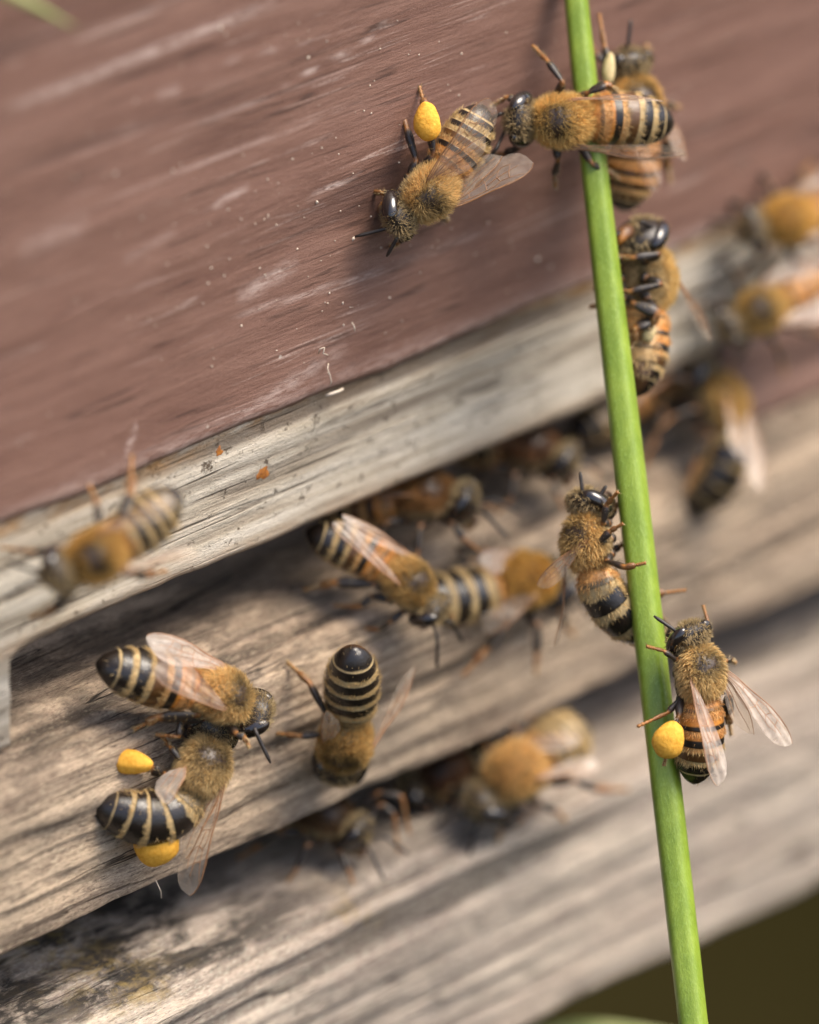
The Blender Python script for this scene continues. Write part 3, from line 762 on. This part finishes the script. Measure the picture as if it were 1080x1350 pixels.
# B
p = fc1(266, 1013, .34)
bee('bee carrying two yellow pollen loads, dark banded abdomen, wings spread', p, cv(.36,.90,-.18), cv(.32,-.02,.95), s=1.04, abd=(3, 84), head=(38, 6), al=1.08, orange=-1, dark=.55, band=.24, furcol=(.60,.43,.20),
    legs={'hl': [(215,1020,.12),(200,1014,.14),(150,1000,.08),(126,988,.0)], 'ml': [(240,1003,.12),(225,985,.1),(212,968,.0)], 'hr': [(240,1095,.0),(200,1112,-.0),(150,1106,-.1)]},
    nodefault=('mr', 'fr', 'fl'),
    pollen=[(175,1005,.22,.175,.105,-6), (207,1113,.02,.20,.185,15)], ant=[None, None],
    wings=[dict(side=1, tip=(220,1060,.42), nc=(-.4,.1,.9), lead=(.8,-.3), w=1.15, k='hind', milky=True), dict(side=-1, tip=(250,1181,.12), nc=(-.5,.1,.85), lead=(1,0), w=.8), dict(side=-1, k='hind', tip=(245,1132,.1), nc=(-.5,.1,.85), lead=(1,0), w=.9)])
# C
p = fc1(455, 976, .40)
bee('bee seen from behind, striped abdomen raised and wings held out below', p, cv(-.12,-.72,-.55), cv(.02,-.55,.85), s=1.05, abd=(-12, -6), head=(40, 0), al=.95, orange=-1, furcol=(.60,.40,.15),
    legs={'hr': [(432,945,.25),(408,900,.3),(378,872,.15)], 'fr': [(424,968,.12),(395,970,.16),(356,966,.06)], 'mr': [(430,960,-.2),(440,880,-.4),(430,840,-.45)]},
    nodefault=('fl', 'ml', 'hl'), ant=[None, None],
    wings=[dict(side=1, tip=(548,880,-.1), nc=(.75,.35,.3), lead=(.5,-.5), w=.55), dict(side=-1, tip_l=(-.6,-.25,.35), k='hind', w=.8)])
# left blurry bee, in front of the strip
p = wl(126, 732, .95)
bee('blurred bee at the left on the edge between brown board and pale strip', p, cv(-.80,-.45,.45), cv(.35,-.1,.9), s=1.0, abd=(-8, -14), head=(25, 0), al=.85, orange=0, furcol=(.58,.36,.11), fur=.6,
    legs={'hr': [(158,690,.0),(172,650,-.2),(174,600,-.5)], 'mr': [(130,695,0),(128,665,-.2),(118,640,-.5)], 'fr': [(80,722,0),(45,728,-.1),(0,722,-.4)], 'ml': [(100,775,-.1),(70,800,-.4),(40,815,-.7)]},
    ant=[[(40,770,.1),(5,792,.0)], [(45,752,.1),(8,740,.0)]],
    wings=[dict(side=1, tip=(262,728,-.2), nc=(.0,.6,.7), lead=(.2,-1), w=.6), dict(side=-1, tip=(232,655,.1), nc=(.3,.3,.8), lead=(-.5,1), w=.6)])
# stem first (depth used below)
DST = FOC+1.0
def stem_pt(t): return at_depth(757+ (918-757)*(t*abs(t)**.12)+6*math.sin(t*3.1), -30+1420*t, DST-.9*t)
# 2 bee across the stem
p = at_depth(742, 158, DST-.42)
bee('furry golden bee lying across the front of the green stem near its top', p, cv(-.97,-.05,.25), cv(-.1,-.22,.95), s=1.04, abd=(4, 10), head=(30, 0), al=.92, orange=1, dark=.0, furcol=(.74,.50,.18), fur=.9,
    legs={'fr': [(690,135,.0),(668,128,.0),(650,140,-.1)], 'mr': [(742,108,.1),(722,80,.0),(702,60,-.2)], 'hr': [(775,122,.1),(800,110,.1),(812,118,.05)], 'hl': [(780,215,-.1),(800,225,-.3),(815,235,-.4)]},
    ant=[[(655,195,.1),(640,215,.05)], [(660,150,.1),(640,160,.0)]],
    wings=[dict(side=-1, tip=(876,132,.22), nc=(.1,.9,.35), lead=(0,1), w=.5), dict(side=1, tip=(905,205,-.1), nc=(.1,-.6,.6), lead=(0,-1), w=.5)])
# 3 bee behind it, head up
p = at_depth(836, 140, DST+.55)
bee('bee behind the stem, head up, partly hidden by the golden bee lying across it', p, cv(-.05,.95,.1), cv(.45,-.1,.85), s=1.05, abd=(10, 10), head=(20, 5), al=.80, orange=3, band=.5, furcol=(.70,.46,.17), fur=.6,
    legs={'ml': [(805,100,.5),(797,60,.45),(790,18,.3)], 'hl': [(800,200,.1),(790,240,.05),(770,262,.0)], 'fl': [(808,90,.0),(785,70,0),(775,45,0)]},
    pollen=[(803,90,.52,.14,.055,85,True)], ant=[[(828,60,.1),(832,26,.1)], None],
    wings=[dict(side=-1, tip=(905,212,.1), nc=(.6,.3,.7), lead=(1,.4), w=.6), dict(side=1, tip=(862,255,.2), nc=(.1,.2,.9), lead=(-1,0), w=.7)])
# 4 belly-on bee right of the stem
p = at_depth(852, 368, DST+.25)
bee('bee hugging the right side of the stem, pale belly and crossed legs showing', p, cv(.02,.99,.05), cv(.60,.05,-.75), s=1.12, abd=(12, 4), head=(30, 0), al=.84, orange=2, furcol=(.66,.45,.16), fur=.6, 
    legs={'fl': [(870,335,.40),(835,340,.45),(795,338,.3)], 'fr': [(820,340,.40),(800,345,.4),(785,352,.3)], 'ml': [(873,375,.38),(830,385,.42),(782,380,.3)], 'mr': [(822,395,.38),(800,400,.35),(778,405,.2)],
          'hl': [(868,418,.35),(838,432,.40),(828,470,.3)], 'hr': [(835,400,.4),(868,412,.42),(848,450,.3)]},
    pollen=[(856,440,.32,.075,.055,60,True)], ant=[[(862,300,.2),(845,292,.35)], [(830,300,.2),(812,310,.35)]],
    wings=[dict(side=1, tip=(938,448,-.35), nc=(.5,.2,.7), lead=(1,.2), w=.45), dict(side=-1, tip_l=(-1.0,-.25,.15))])
# 5 far right upper
p = wl(1040, 290, .45)
bee('large out-of-focus bee on the brown board at the right frame edge, dark head', p, cv(-.80,-.18,.5), cv(.4,.2,.85), s=1.0, head=(30, 0), orange=2, furcol=(.66,.42,.12), fur=.5, abd=(0, 0), patch=False,
    wings=[dict(side=-1, tip_l=(-1.0,-.5,.2)), dict(side=1, tip_l=(-1.0,.5,.2))])
# 6 far right, on the strip
p = wl(1005, 408, .5)
bee('out-of-focus orange bee with folded wings on the pale strip at the far right', p, cv(-.78,-.42,.4), cv(.3,.2,.85), s=.95, head=(30, 0), orange=3, furcol=(.62,.42,.15), fur=.5, 
    wings=[dict(side=-1, tip_l=(-1.1,-.35,.2), milky=True), dict(side=1, tip_l=(-1.1,.5,.1), milky=True)])
# 7
p = on_y(952, 532, -.30)
bee('blurred bee with curved dark abdomen and hanging pale wing right of the stem', p, cv(-.30,.92,-.1), cv(.80,.3,.45), s=1.0, head=(40, 25), abd=(62, 14), al=1.15, orange=-1, dark=.9, band=.12, furcol=(.60,.40,.14), fur=.5, patch=False,
    wings=[dict(side=-1, tip=(1003,648,.6), nc=(.5,0,.8), lead=(1,0), milky=True, w=.6), dict(side=1, tip=(978,606,.6), nc=(.5,0,.8), lead=(1,0), milky=True, w=.5)])
# 8 dark bees within the entrance
p = on_y(872, 498, .25)
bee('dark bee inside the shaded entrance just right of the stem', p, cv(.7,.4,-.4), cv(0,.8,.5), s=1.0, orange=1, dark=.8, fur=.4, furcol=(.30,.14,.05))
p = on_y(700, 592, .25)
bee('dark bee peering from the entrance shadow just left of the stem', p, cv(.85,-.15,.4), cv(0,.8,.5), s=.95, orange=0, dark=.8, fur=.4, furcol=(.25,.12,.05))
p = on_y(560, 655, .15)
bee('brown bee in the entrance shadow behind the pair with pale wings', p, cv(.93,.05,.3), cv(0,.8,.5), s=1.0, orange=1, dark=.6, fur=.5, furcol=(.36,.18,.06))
# 9
p = on_y(536, 768, -.50)
bee('bee with brown striped abdomen and two long pale wings under the strip', p, cv(.72,-.62,.1), cv(.25,.6,.7), s=.93, abd=(0, -26), head=(30, 0), al=1.0, orange=1, furcol=(.58,.38,.14), fur=.7,
    legs={'hr': [(495,770,.0),(440,768,0),(400,778,-.2)], 'mr': [(490,785,-.1),(475,800,-.1),(440,798,-.2)], 'fr': [(515,820,0),(500,830,-.1),(470,828,-.2)]}, nodefault=('ml',),
    wings=[dict(side=1, tip=(452,678,.25), nc=(.2,.4,.8), lead=(.2,1), milky=True, w=.45), dict(side=-1, tip=(438,690,.45), nc=(.2,.2,.9), lead=(-.3,-1), milky=True, w=.55)])
# 10
p = on_y(688, 768, -.45)
bee('amber bee with striped abdomen pointing left, behind the bee with long wings', p, cv(.80,.15,-.52), cv(.15,.55,.8), s=1.12, abd=(2, 4), head=(30, 0), al=1.12, orange=0, furcol=(.62,.38,.10), fur=.6, patch=False,
    legs={'ml': [(640,725,0),(600,722,-.1),(560,755,-.2)]},
    wings=[dict(side=1, tip=(632,738,.35), nc=(.1,.3,.9), lead=(0,1), w=.9, milky=True), dict(side=-1, tip=(640,832,.40), nc=(.1,.1,.9), lead=(0,-1), w=1.0)])
# 12 side-on bee left of stem
p = at_depth(775, 716, DST-.50)
bee('bee with shiny dark ringed abdomen hanging on the left of the stem', p, cv(-.12,.95,-.05), cv(-.80,.05,.55), s=.98, abd=(66, 8), head=(25, 0), al=1.28, orange=0, dark=.5, furcol=(.64,.43,.17), fur=.7,
    legs={'fr': [(795,690,.15),(800,665,.2),(815,648,.3)], 'mr': [(790,715,.2),(805,700,.25),(822,690,.3)], 'hr': [(800,740,.2),(825,748,.4),(852,742,.42)], 'fl': [(800,690,-.2),(812,670,-.1),(820,655,-.1)], 'ml': [(800,730,-.2),(818,720,-.2),(830,712,-.2)], 'hl': [(805,770,-.3),(850,785,-.3),(905,778,-.35)]},
    ant=[[(768,650,.1),(765,622,.1)], [(790,655,.1),(800,640,.1)]],
    wings=[dict(side=1, tip=(733,852,-.2), nc=(.9,.1,.25), lead=(-1,0), w=.45), dict(side=-1, tip=(708,772,.1), nc=(.3,.5,.8), lead=(-1,0), w=.6)])
# 13 bee with pollen right of stem
p = at_depth(922, 888, DST-1.0)
bee('bee with round orange pollen load and splayed milky wings right of the stem', p, cv(-.10,.93,.15), cv(.50,-.05,.82), s=.95, abd=(14, 4), head=(35, 8), al=.98, orange=2, furcol=(.70,.50,.22), fur=.8,
    legs={'ml': [(898,920,.0),(880,940,.05),(840,958,.25)], 'hl': [(895,945,.1),(882,985,.15),(875,1010,.1)], 'fl': [(892,870,.1),(875,858,.15),(852,852,.25)]},
    pollen=[(882,975,.24,.165,.135,72)], ant=[[(893,833,.1),(862,812,.1)], None],
    wings=[dict(side=1, tip=(946,1036,.35), nc=(.35,.0,.9), lead=(-1,0), milky=True, w=.62), dict(side=-1, tip=(1045,980,-.1), nc=(.2,.3,.9), lead=(1,.6), milky=True, w=.75, curl=.06), dict(side=-1, k='hind', tip=(995,968,-.1), nc=(.2,.3,.9), lead=(1,.6), w=.8)])
# lower gap bees
p = on_y(428, 1076, -.05)
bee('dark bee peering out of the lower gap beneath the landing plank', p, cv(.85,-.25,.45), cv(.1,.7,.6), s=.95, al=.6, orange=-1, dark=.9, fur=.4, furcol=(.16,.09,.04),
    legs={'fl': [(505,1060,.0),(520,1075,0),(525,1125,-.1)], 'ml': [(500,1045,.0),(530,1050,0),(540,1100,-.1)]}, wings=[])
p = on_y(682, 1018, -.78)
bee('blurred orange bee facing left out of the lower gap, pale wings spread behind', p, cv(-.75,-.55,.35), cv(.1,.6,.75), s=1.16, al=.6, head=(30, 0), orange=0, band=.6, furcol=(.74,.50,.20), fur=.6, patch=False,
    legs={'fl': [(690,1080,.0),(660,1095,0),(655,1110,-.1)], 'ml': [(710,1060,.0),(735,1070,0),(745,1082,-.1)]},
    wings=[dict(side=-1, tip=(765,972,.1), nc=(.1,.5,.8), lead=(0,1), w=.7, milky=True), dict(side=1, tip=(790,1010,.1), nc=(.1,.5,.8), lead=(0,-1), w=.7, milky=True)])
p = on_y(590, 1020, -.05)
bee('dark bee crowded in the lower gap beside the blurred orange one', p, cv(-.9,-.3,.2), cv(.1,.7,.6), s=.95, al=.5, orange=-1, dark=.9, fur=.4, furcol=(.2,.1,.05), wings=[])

# ------------------------------------------------------------------ green stem and leaves
k = N('green_stem'); co = k.n('TexCoord').outputs['Object']
nz = k.noise(co, 2, 3, .5, .1, (3, 3, .12)); fi = k.noise(co, 18, 3, .6, 0, (3, 3, .12))
c_ = k.ramp(nz, [(.35, (.155,.235,.018)), (.6, (.215,.30,.028)), (.75, (.26,.345,.045))])
c_ = k.mix(k.ramp(fi, [(.52, 0), (.66, .30)]), c_, (.30, .42, .10))
M_GREEN = k.done(k.n('BsdfPrincipled', {'Base Color': c_, 'Roughness': .38, 'Specular IOR Level': .5, 'Subsurface Weight': .15, 'Subsurface Radius': (.1,.15,.03),
      'Normal': k.n('Bump', {'Height': fi, 'Strength': .3, 'Distance': .02}).outputs[0]}).outputs[0])
pts = [stem_pt(i/80) for i in range(-8, 98)]
while pts[-1].z > -31.9 and len(pts) < 400: pts.append(pts[-1]+(pts[-1]-pts[-2]).normalized()*1.0)
n = 28; V = []; Fs = []
for i, p in enumerate(pts):
    t = (pts[min(i+1, len(pts)-1)]-pts[max(i-1, 0)]).normalized(); a1 = (rt-t*rt.dot(t)).normalized(); b1 = t.cross(a1)
    q = min(1, i/45); R = .094+.042*q-.010*min(1, max(0, i-45)/40)
    for j in range(n):
        an = 2*math.pi*j/n; rr = R*(1+.045*math.cos(an*5+.6))
        V.append(p+a1*math.cos(an)*rr+b1*math.sin(an)*rr)
for i in range(len(pts)-1):
    for j in range(n): Fs.append((i*n+j, i*n+(j+1) % n, (i+1)*n+(j+1) % n, (i+1)*n+j))
st = new_obj('grass_stem', V, Fs, M_GREEN); st['label'] = 'tall green plant stem leaning in front of the hive'; st['category'] = 'plant stem'

def blade(name, label, pts, wd, m):
    P = [Vector(p) for p in pts]; out = []
    for i in range(len(P)-1):
        for e in range(8):
            t = e/8; p0 = P[max(i-1, 0)]; p1 = P[i]; p2 = P[i+1]; p3 = P[min(i+2, len(P)-1)]
            out.append(.5*((2*p1)+(p2-p0)*t+(2*p0-5*p1+4*p2-p3)*t*t+(-p0+3*p1-3*p2+p3)*t**3))
    out.append(P[-1]); V = []; Fs = []; nn_ = len(out); m_ = 8
    for i, p in enumerate(out):
        t = (out[min(i+1, nn_-1)]-out[max(i-1, 0)]).normalized(); sdv = t.cross(fw).normalized(); nr_ = sdv.cross(t)
        w_ = wd*max(.02, min(1, (nn_-1-i)/nn_*2.2))
        for j in range(2*m_):
            a = 2*math.pi*j/(2*m_); V.append(p+sdv*math.cos(a)*w_+nr_*(math.sin(a)*.015+.25*w_*abs(math.cos(a))))
    q = 2*m_
    for i in range(nn_-1):
        for j in range(q): Fs.append((i*q+j, i*q+(j+1) % q, (i+1)*q+(j+1) % q, (i+1)*q+j))
    o = new_obj(name, V, Fs, m); o['label'] = label; o['category'] = 'leaf'
    return o
k = N('green_leaf'); co = k.n('TexCoord').outputs['Object']
c_ = k.ramp(k.noise(co, 3, 4), [(.35, (.20,.24,.06)), (.65, (.32,.33,.13))])
M_LEAF = k.done(k.n('BsdfPrincipled', {'Base Color': c_, 'Roughness': .5}).outputs[0])
dl = depth(on_y(60, 10, 0))-.6
blade('leaf_tip', 'small green leaf tip poking in at the top left corner', [at_depth(-260,-190,dl-2), at_depth(-90,-60,dl-.8), at_depth(30,0,dl-.2), at_depth(102,38,dl)], .065, M_LEAF)
dg = FOC+5
blade('leaf', 'pale green leaf edge at the bottom, left of the stem', [at_depth(560,1700,dg), at_depth(640,1440,dg), at_depth(740,1366,dg), at_depth(900,1374,dg), at_depth(1000,1400,dg)], .12, M_LEAF)

# ------------------------------------------------------------------ bits stuck to the boards
M_PROP = mat_plain('propolis', (.40,.15,.025), .6, .3, var=(.20,.07,.02), bump=.5)
M_FIB = mat_plain('dry_fibre', (.72,.62,.50), .6, .4, var=(.5,.4,.3))
def fleck(px, py, y, r, label):
    c = on_y(px, py, y-.015); V = []; nn_ = 14
    for ring, rr, h in ((0, 1, .012), (1, .8, .004), (2, .25, .002)):
        for j in range(nn_):
            a = 2*math.pi*j/nn_; q = rr*r*(1+.22*math.sin(a*3+px)+.25*math.sin(a*5+py)); V.append((c.x+math.cos(a)*q, c.y+.02+h, c.z+math.sin(a)*q))
    Fs = [(r_*nn_+j, r_*nn_+(j+1) % nn_, (r_+1)*nn_+(j+1) % nn_, (r_+1)*nn_+j) for r_ in range(2) for j in range(nn_)]; Fs.append(tuple(2*nn_+j for j in range(nn_)))
    o = new_obj('propolis_fleck', V, Fs, M_PROP); o['label'] = label; o['category'] = 'fleck'; o['group'] = 'propolis flecks on the pale strip'
fleck(350, 625, Y_STRIP, .085, 'largest rusty propolis fleck on the pale strip')
fleck(292, 598, Y_STRIP, .05, 'small rusty fleck on the pale strip just under the brown board edge')
fleck(285, 720, Y_STRIP, .04, 'tiny rusty fleck near the lower edge of the pale strip')
def fibre(px, y, pts, r, label, grp):
    v_, f_, _ = tube([on_y(a, b, y-.03-.05*math.sin(3*i/len(pts))) for i, (a, b) in enumerate(pts)], [r]*len(pts), 6)
    o = new_obj('wood_fibre', v_, f_, M_FIB); o['label'] = label; o['category'] = 'fibre'; o['group'] = grp
G = 'pale loose fibres on the brown board'
fibre(0, 0, [(420,466),(422,460),(428,458),(426,466),(432,468)], .006, 'curled white fibre on the brown board, leftmost of the loose ones', G)
fibre(0, 0, [(433,479),(432,486),(435,494),(437,503),(435,508)], .005, 'wavy upright white fibre near the brown board edge', G)
fibre(0, 0, [(430,522),(437,519),(446,516),(452,513)], .014, 'short thick pale splinter lying on the brown board edge', G)
fibre(0, 0, [(464,425),(467,430),(468,436)], .005, 'tiny pale fibre below the sharp bee, above the curled one', G)
fibre(0, Y_P1, [(205,1160),(208,1166),(212,1175),(213,1184)], .004, 'thin fibre hanging from the lower edge of the landing plank', 'fibres on the landing plank')
# pale grit on the brown board: too many and too fine to count
V = []; Fs = []
for i in range(230):
    px = random.gauss(470, 150) if i % 3 else random.uniform(0, 1080); py = random.uniform(20, 500) if i % 2 else random.gauss(330, 110)
    c = on_y(px, py, -.008)
    if c.z < Z_BROWN+.1: continue
    r_ = random.uniform(.004, .011)*(1.9 if random.random() < .06 else 1); o = len(V)
    for j in range(6):
        a = j*math.pi/3; q = r_*random.uniform(.6, 1.3); V.append((c.x+math.cos(a)*q, c.y+.004, c.z+math.sin(a)*q))
    V.append((c.x, c.y-r_*.8, c.z))
    for j in range(6): Fs.append((o+j, o+(j+1) % 6, o+6))
gt = new_obj('grit', V, Fs, M_FIB, smooth=False); gt['kind'] = 'stuff'; gt['label'] = 'fine pale grit stuck to the brown painted board'; gt['category'] = 'grit'
